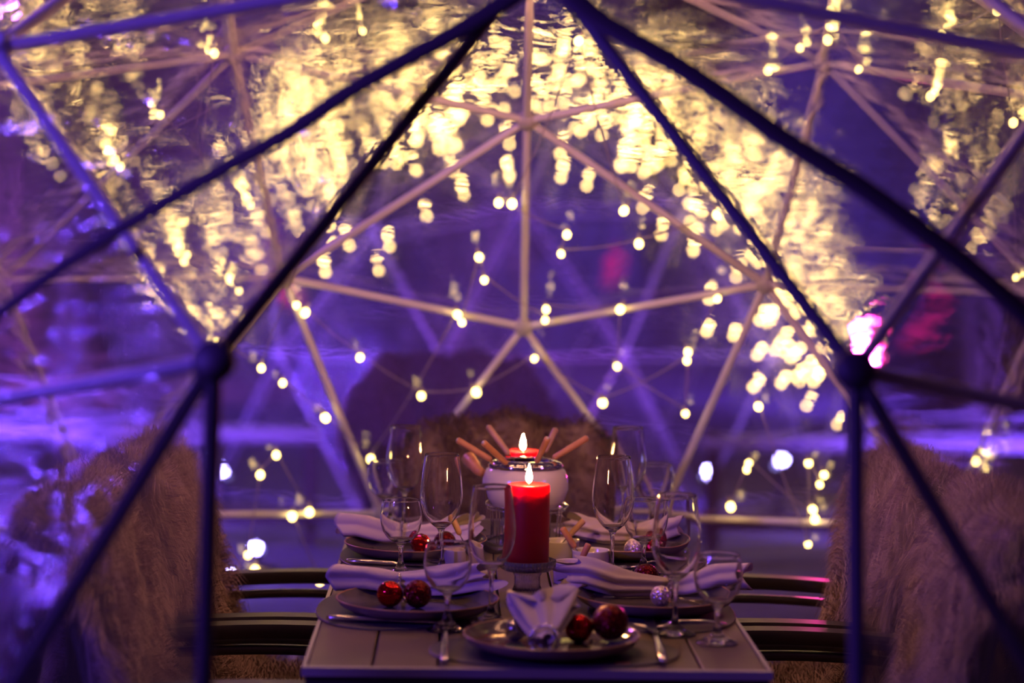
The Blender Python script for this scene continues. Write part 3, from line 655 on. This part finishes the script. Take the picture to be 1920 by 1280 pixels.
def napkin(label, ringlabel, base, rz, La, Lb, wa, wb, ha, hb, seed, lift=0.0, pc=None):
    """linen pulled through a ring at the origin: tail along -x (length La), fan along +x (length Lb)"""
    r = np.random.default_rng(seed); nu, nt = 44, 64; v = []
    for i in range(nu + 1):
        u = i / nu; x = -La + u * (La + Lb)
        if x < 0: k = (-x / La); wd = .013 + (wa - .013) * (k ** .6); h = .013 + (ha - .013) * (k ** .6); pl = .004 + .006 * k; zc = .004 * k
        else: k = x / Lb; wd = .013 + (wb - .013) * (k ** .8); h = .013 + (hb - .013) * (k ** .7); pl = .003 + .009 * k; zc = lift * k
        for j in range(nt):
            a = 2 * PI * j / nt; ca, sa = math.cos(a), math.sin(a)
            fold = pl * (math.sin(3 * a + seed) * .7 + (math.sin(7 * a + 2 * seed + u * 2) * .55 if x > 0 else math.sin(4 * a + seed * 2 + u * 2) * .35))
            xx = x + (k ** 3) * ((.020 * math.sin(3 * a + seed * 1.7) + .012 * math.sin(7 * a + seed)) if x > 0 else -.010 * math.sin(2 * a + seed))
            y = (wd + fold) * ca; z = (h + fold * .7) * sa
            v.append((xx, y, max(z + zc + .016, -.0042 if abs(y) < .05 else .002)))
    f = [(i * nt + j, (i + 1) * nt + j, (i + 1) * nt + (j + 1) % nt, i * nt + (j + 1) % nt) for i in range(nu) for j in range(nt)]
    if pc is not None:      # the linen climbs over the plate's rim
        cr, sr = math.cos(rz), math.sin(rz)
        for i, (x, y, z) in enumerate(v):
            r_ = math.hypot(base[0] + x * cr - y * sr - pc.x, base[1] + x * sr + y * cr - pc.y); v[i] = (x, y, z + .015 * min(1, max(0, (r_ - .085) / .042)))
    # ends tucked inwards so the linen reads as folded layers
    for e, sgn in ((0, 1), (nu, -1)):
        n0 = len(v); c = np.mean([v[e * nt + j] for j in range(nt)], 0)
        for j in range(nt):
            q = np.array(v[e * nt + j]); q2 = c + (q - c) * .45; v.append((q2[0] + sgn * .03, q2[1], q2[2]))
        f += [(e * nt + j, e * nt + (j + 1) % nt, n0 + (j + 1) % nt, n0 + j) for j in range(nt)]; f.append(tuple(n0 + j for j in range(nt)))
    o = MB().add(v, f).build('napkin', M_napkin, None, True, base, (0, 0, rz)); tag(o, label, 'napkin')
    t = thing('napkin_ring', ringlabel, 'napkin ring', base, (0, 0, rz)); R90 = Matrix.Rotation(PI / 2, 3, 'Y')
    MB().torus(.0195, .0022, (0, 0, .0165), 32, 8, 0, R90).build('band', M_silver, t)
    b = MB()
    for k in range(18):
        a = 2 * PI * k / 18; b.ico((0, .0215 * math.cos(a), .0165 + .0215 * math.sin(a)), .0042, 1)
    b.build('beads', M_silver, t)
    return o
PZ = PLATE_Z + .0085
def at_plate(px, py, z=PZ + .016): q = on_z(px, py, z); return (q.x, q.y, PZ)
napkin('white napkin fanned upright behind its ring on the front plate', 'beaded silver ring around the upright napkin fan', (pF.x - .012, pF.y - .042, PZ), PI / 2 - .02, .040, .105, .015, .056, .011, .022, 1, .040, pF)
napkin('white napkin lying across the plate of glossy red baubles', 'beaded silver ring behind the glossy red bauble', at_plate(748, 1100), .04, .115, .155, .034, .040, .020, .020, 2, .006, pLN)
napkin('white napkin lying across the plate of faceted red baubles', 'beaded silver ring behind the faceted red bauble', at_plate(755, 1004), .02, .125, .13, .040, .036, .021, .019, 3, .004, pLF)
napkin('white napkin lying across the plate of silver baubles', 'beaded silver ring behind the two silver baubles', at_plate(1255, 1100), PI - .02, .135, .175, .030, .042, .020, .022, 4, .008, pRN)
napkin('white napkin lying across the plate behind the ramekins', 'beaded silver ring behind the ramekins', at_plate(1185, 1004), PI - .03, .10, .13, .034, .036, .019, .021, 5, .006, pRF)

def bauble(label, px, py, rpx, m, base_z, facet=False):
    # distance from what it rests on: centre height = base_z + r
    r = .02
    for _ in range(6):
        p = on_z(px, py, base_z + r); d = (p - Vector(CAM)).dot(FW); r = rpx * d / FPX
    t = thing('bauble', label, 'bauble', (p.x, p.y, base_z), (0, 0, rng.uniform(0, 6)))
    mb = MB().ico((0, 0, r), r, 2 if facet else 4); mb.build('ball', m, t, not facet)
    q = Matrix.Rotation(1.9, 3, 'X')
    cap = MB().lathe([(0, r * .96), (r * .24, r * .965), (r * .25, r * 1.10), (r * .1, r * 1.13), (0, r * 1.13)], 14); cap.v = [tuple(q @ Vector(a) + Vector((0, 0, r))) for a in cap.v]
    co = cap.build('cap', M_cap, t); lp = MB().torus(r * .12, r * .02, (0, 0, r * 1.22), 14, 5, 0, Matrix.Rotation(PI / 2, 3, 'X')); lp.v = [tuple(q @ Vector(a) + Vector((0, 0, r))) for a in lp.v]; lp.build('loop', M_cap, co)
    return t
BZ = PLATE_Z + .0066
bauble('glossy red bauble on the plate next to the dark glitter bauble', 731, 1113, 25, M_ballr, BZ)
bauble('dark red glitter bauble on the plate next to the glossy red bauble', 783, 1113, 26.5, M_ballg, BZ)
bauble('faceted red bauble on the plate beyond the short goblet', 789, 1019, 20, M_ballf, BZ, True)
bauble('dark red glitter bauble behind the tall wine glass stem', 834, 1016, 21, M_ballg, BZ)
bauble('small shiny silver bauble beside the upright napkin fan', 966, 1181, 20.5, M_balls, BZ)
bauble('glossy red bauble beside the upright napkin fan', 1085, 1177, 27, M_ballr, BZ)
bauble('large dark red glitter bauble on the front plate', 1144, 1166, 34, M_ballg, BZ + .004)
bauble('small silver glitter bauble in front of the tall wine glass stem', 1239, 1117, 20, M_ballsg, BZ)
bauble('small silver glitter bauble behind the tall wine glass stem', 1257, 1095, 19, M_ballsg, BZ + .002)
bauble('dark red glitter bauble under the short goblet on the table planks', 1211, 1080, 24, M_ballg, TOP + .003)
bauble('brown glitter bauble on the plate behind the ramekins', 1190, 1029, 20, M_ballsg, BZ)
bauble('faceted red bauble on the plate behind the ramekins', 1222, 1018, 20, M_ballf, BZ, True)
def gem(label, px, py, s):
    p = on_z(px, py, BZ + s * .7); prof = [(0, 0), (s, s * .75), (s * 1.02, s * .85), (s * .6, s * 1.25), (0, s * 1.25)]
    o = MB().lathe(prof, 8).build('crystal_gem', M_gem, None, False, (p.x, p.y, BZ), (.35, .2, rng.uniform(0, 6))); tag(o, label, 'gem')
gem('clear crystal gem in front of the glossy red bauble on the front plate', 1107, 1204, .009)
gem('clear crystal gem beside the fan end of the napkin on the silver bauble plate', 1112, 1118, .008)

# cutlery -------------------------------------------------------------------
CZ = TOP + .0032
def along(a, b, z=None):
    A = on_z(*a, CZ); B = on_z(*b, CZ); return A, B
def knife(label, a, b):
    A, B = along(a, b); L = (B - A).length; t = thing('table_knife', label, 'knife', tuple(A), (0, 0, math.atan2(B.y - A.y, B.x - A.x)))
    h = L * .52
    MB().tube([(0, 0, .006), (.006, 0, .0062), (h * .3, 0, .0064), (h * .8, 0, .006), (h, 0, .005)], [.004, .0072, .0078, .0062, .004], 12, flat=.7).build('handle', M_silver, t)
    n = 10; v = []
    for i in range(n + 1):
        u = i / n; x = h + u * (L - h); wd = .0085 * (1 if u < .75 else math.sqrt(max(0, 1 - ((u - .75) / .25) ** 2)) + .02)
        v += [(x, -.006, .0062), (x, -.006 + 2 * wd * min(1, .4 + u * 3), .0052), (x, -.006, .0042)]
    f = [(3 * i + j, 3 * i + (j + 1) % 3, 3 * i + 3 + (j + 1) % 3, 3 * i + 3 + j) for i in range(n) for j in range(3)] + [(2, 1, 0), (3 * n, 3 * n + 1, 3 * n + 2)]
    MB().add(v, f).build('blade', M_silver, t, False); return t
def fork(label, a, b):
    A, B = along(a, b); L = (B - A).length; t = thing('table_fork', label, 'fork', tuple(A), (0, 0, math.atan2(B.y - A.y, B.x - A.x)))
    MB().tube([(0, 0, .003), (.012, 0, .0055), (L * .25, 0, .0105), (L * .5, 0, .0125), (L * .64, 0, .009)], [.005, .0068, .0052, .0032, .0036], 10, flat=.45).build('handle', M_silver, t)
    v = []; n = 8
    for i in range(n + 1):
        u = i / n; x = L * (.62 + .15 * u); z = .0095 - .005 * math.sin(u * PI / 2); wd = .0036 + .0085 * min(1, u * 1.6); v += [(x, -wd, z + .001), (x, wd, z + .001), (x, wd, z - .001), (x, -wd, z - .001)]
    f = [(4 * i + j, 4 * i + (j + 1) % 4, 4 * i + 4 + (j + 1) % 4, 4 * i + 4 + j) for i in range(n) for j in range(4)] + [(3, 2, 1, 0), (4 * n, 4 * n + 1, 4 * n + 2, 4 * n + 3)]
    MB().add(v, f).build('head', M_silver, t)
    for k in range(4):
        y = -.0102 + .0068 * k; MB().tube([(L * .765, y, .0045), (L * .84, y, .0035), (L * .93, y, .005), (L, y, .0085)], [.0018, .0017, .0014, .0006], 6).build('tine', M_silver, t)
    return t
knife('silver knife on the placemat before the glossy red bauble plate', (613, 1164), (842, 1172))
knife('silver knife on the placemat before the faceted red bauble plate', (648, 1057), (850, 1066))
fork('silver fork on the placemat before the silver bauble plate', (1362, 1174), (1190, 1180))
fork('silver fork on the placemat before the plate behind the ramekins', (1300, 1060), (1142, 1068))
fork('silver fork lying beside the front plate, handle over the placemat edge', (833, 1243), (838, 1160))
knife('silver knife lying beside the front plate under the corner wine glass', (1244, 1246), (1214, 1150))

# ------------------------------------------------------------------ candles
def candle(label, base, r, h, stand=None):
    z = base[2]; t = thing('pillar_candle', label, 'candle', base)
    body = MB().lathe([(0, 0), (r * .97, 0), (r, .002), (r, h * .5), (r, h - .006), (r * .985, h - .001), (r * .93, h), (r * .8, h - .0025), (r * .4, h - .005), (.004, h - .006), (0, h - .006)], 48)
    body.build('wax', M_wax, t)
    MB().tube([(0, 0, h - .008), (.0004, 0, h), (.0015, .0005, h + .007)], [.0013, .0012, .0009], 6).build('wick', M_wick, t)
    fl = [(0, 0), (.0028, .0015), (.0052, .006), (.0058, .010), (.0048, .017), (.0028, .025), (.0010, .031), (0, .034)]
    MB().lathe(fl, 16).build('flame', M_flame, t, loc=(.0006, 0, h + .0015)); return t
def pedestal(label, base):
    t = thing('candle_stand', label, 'candle holder', base)
    fo = MB().lathe([(0, 0), (.034, 0), (.036, .003), (.031, .011), (.026, .016), (.024, .022)], 120, 0, (30, .04)); fo.lathe([(.024, .022), (.0215, .028), (.021, .044), (.026, .0535), (0, .0535)], 120, 0, (30, .06)); fo.build('foot', M_press, t)
    MB().lathe([(0, .0525), (.026, .0525), (.041, .0555), (.0475, .0605), (.0485, .0725), (.0465, .0735), (.0445, .064), (.040, .0605), (0, .0605)], 160, 0, (40, .028)).build('dish', M_press, t); return t
cb = on_z(988, 1127, TOP)
pedestal('fluted clear glass stand under the front red candle', (cb.x, cb.y, TOP))
candle('lit red pillar candle on the fluted glass stand before the fondue pot', (cb.x, cb.y, TOP + .061), .0368, .143)
c2 = on_y(980, 846, .68)
pedestal('fluted clear glass stand under the candle behind the fondue pot', (c2.x, c2.y, TOP))
candle('lit red pillar candle burning behind the fondue pot', (c2.x, c2.y, TOP + .061), .0365, max(.06, c2.z - TOP - .061 + .002))

# ------------------------------------------------------------------ fondue set
fp = on_y(985, 900, .38); FX, FY = fp.x, fp.y
tr = thing('serving_tray', 'round dark slate tray with chrome rim under the fondue set', 'tray', (FX, FY, TOP))
MB().lathe([(0, 0), (.101, 0), (.103, .003), (.103, .010), (0, .010)], 64).build('slab', M_slate, tr); MB().torus(.103, .0022, (0, 0, .0102), 64, 6).build('rim', M_chrome, tr)
FZ = TOP + .0124
fs = thing('fondue_stand', 'chrome wire stand with a burner carrying the white fondue pot', 'stand', (FX, FY, FZ - .0024))
RZ = on_y(985, 957, FY - .085).z - FZ + .0024     # height of the carrying ring
MB().torus(.084, .0024, (0, 0, RZ), 56, 8).torus(.079, .002, (0, 0, RZ - .008), 56, 8).build('top_ring', M_chrome, fs)
MB().torus(.080, .0022, (0, 0, .0024), 56, 8).build('base_ring', M_chrome, fs)
for k in range(4):
    a = -.62 + k * PI / 2
    for da in (-.06, .06):
        c, s = math.cos(a + da), math.sin(a + da)
        MB().tube([(c * .080, s * .080, .0024), (c * .0805, s * .0805, RZ * .5), (c * .084, s * .084, RZ - .006), (c * .087, s * .087, RZ + .001), (c * .084, s * .084, RZ + .003)], .0018, 7).build('leg', M_chrome, fs)
MB().lathe([(0, .001), (.030, .001), (.034, .004), (.034, .030), (.028, .036), (.012, .037), (.011, .033), (0, .033)], 32).build('burner', M_chrome, fs)
fpot = thing('fondue_pot', 'round white ceramic fondue pot with chrome splash ring on the wire stand', 'pot', (FX, FY, FZ + RZ - .006))
PH = on_y(985, 872, FY).z - (FZ + RZ - .006)
MB().lathe([(0, -.006), (.055, -.006), (.066, .002), (.079, .016), (.0855, .036), (.0845, .056), (.078, .075), (.070, PH - .004), (.068, PH), (.065, PH), (.066, PH - .006), (.075, .070), (.080, .050), (.079, .030), (.066, .010), (0, .003)], 56).build('bowl', M_ceram, fpot)
MB().lathe([(.073, PH - .004), (.0745, PH + .001), (.070, PH + .007), (.058, PH + .011), (.046, PH + .012), (.044, PH + .009), (.056, PH + .007), (.068, PH + .002), (.071, PH - .004), (.073, PH - .004)], 56).build('splash_ring', M_chrome, fpot)
hb = Vector((-.085, .045, PH - .022))
MB().tube([hb, hb + Vector((-.01, .012, .004)), hb + Vector((-.022, .05, .014)), hb + Vector((-.03, .075, .02))], [.008, .010, .013, .0145], 14).build('handle', M_wood, fpot)
def ffork(label, tip, bot, y_tip, y_bot, deep, m=M_wood, r=.0064):
    A = on_y(*tip, y_tip); B = on_y(*bot, y_bot); d = (B - A); L = d.length; d.normalize()
    t = thing('fondue_fork', label, 'fork', tuple(A)); e = d * L
    MB().tube([(0, 0, 0), d * .0015, d * .004, d * (L * .5), d * (L - .004), e], [r * .6, r * .95, r, r * .98, r * .9, r * .6], 14).build('handle', m, t)
    MB().tube([d * .0002, d * -.0012], [r * .62, r * .5], 14).build('cap_ring', M_socket, t)
    MB().tube([e - d * .002, e + d * deep], .0013, 7).build('shaft', M_chrome, t); return t
for lab, a, b, ya, yb, m in [
  ('wooden handled fondue fork in the pot, leaning furthest over the pot handle', (857, 824), (921, 862), FY + .0, FY + .005, M_wood),
  ('wooden handled fondue fork in the pot, round end facing the door, pot handle side', (906, 829), (950, 869), FY - .105, FY - .06, M_wood),
  ('wooden handled fondue fork in the pot, steep one behind on the pot handle side', (915, 799), (955, 852), FY + .09, FY + .05, M_wood2),
  ('wooden handled fondue fork in the pot, round end facing the door, ramekin side', (1027, 821), (1006, 866), FY - .10, FY - .06, M_wood),
  ('wooden handled fondue fork in the pot, steep one behind on the ramekin side', (1042, 804), (1021, 848), FY + .09, FY + .05, M_wood2),
  ('wooden handled fondue fork in the pot, leaning furthest over the ramekins', (1102, 820), (1037, 859), FY + .0, FY - .01, M_wood)]:
    ffork(lab, a, b, ya, yb, .045, m)

ram_prof = [(0, 0), (.031, 0), (.0335, .002), (.0355, .038), (.0362, .040), (.0345, .0402), (.0328, .036), (.0318, .006), (0, .004)]
ram_me = MB().lathe(ram_prof, 40).mesh('ramekin', M_ceram)
ram_in = MB().lathe([(0, .0225), (.0322, .0225), (.0322, .021), (0, .021)], 32)
sauce = [mat('sauce_pink', (.62, .38, .33), .25), mat('sauce_cream', (.75, .68, .55), .25), mat('sauce_herb', (.20, .28, .10), .4), mat('sauce_red', (.45, .10, .06), .3)]
RAM = []
for k, (lab, px, py, base) in enumerate([
  ('white ceramic ramekin with a fork, beside the fluted candle stand', 1073, 1052, TOP),
  ('white ceramic ramekin behind the other ramekin, beside the wine glass stem', 1108, 1030, TOP),
  ('white ceramic ramekin close behind the stand leg', 1052, 1012, TOP),
  ('white ceramic ramekin on the goblet side of the fondue stand', 862, 1030, TOP)]):
    p = on_z(px, py, base + .040); t = thing('ramekin', lab, 'bowl', (p.x, p.y, base)); link('bowl', ram_me, t); ram_in.build('sauce', sauce[k], t); RAM.append(p)
def small_fork(label, tip, bot, k, m, dy=0.0):
    p = RAM[k]; A = on_y(*tip, p.y + dy); B = on_y(*bot, p.y + .0); d = (B - A); L = d.length; d.normalize()
    t = thing('fondue_fork', label, 'fork', tuple(A)); r = .0062
    MB().tube([(0, 0, 0), d * .0015, d * .004, d * (L - .004), d * L], [r * .6, r * .95, r, r * .9, r * .6], 14).build('handle', m, t)
    MB().tube([d * (L - .002), d * (L + .022)], .0013, 7).build('shaft', M_chrome, t)
small_fork('short wooden handled fork standing in the ramekin beside the candle stand', (1104, 1019), (1088, 1053), 0, M_wood, .0)
small_fork('orange wooden handled fork leaning in the ramekin by the wine glass stem', (1054, 989), (1078, 1026), 1, M_wood, .0)
small_fork('pale wooden handled fork leaning in the ramekin behind the stand leg', (1095, 975), (1068, 1003), 2, M_wood2, .0)
small_fork('pale wooden handled fork leaning in the ramekin on the goblet side', (847, 968), (862, 1001), 3, M_wood2, .03)
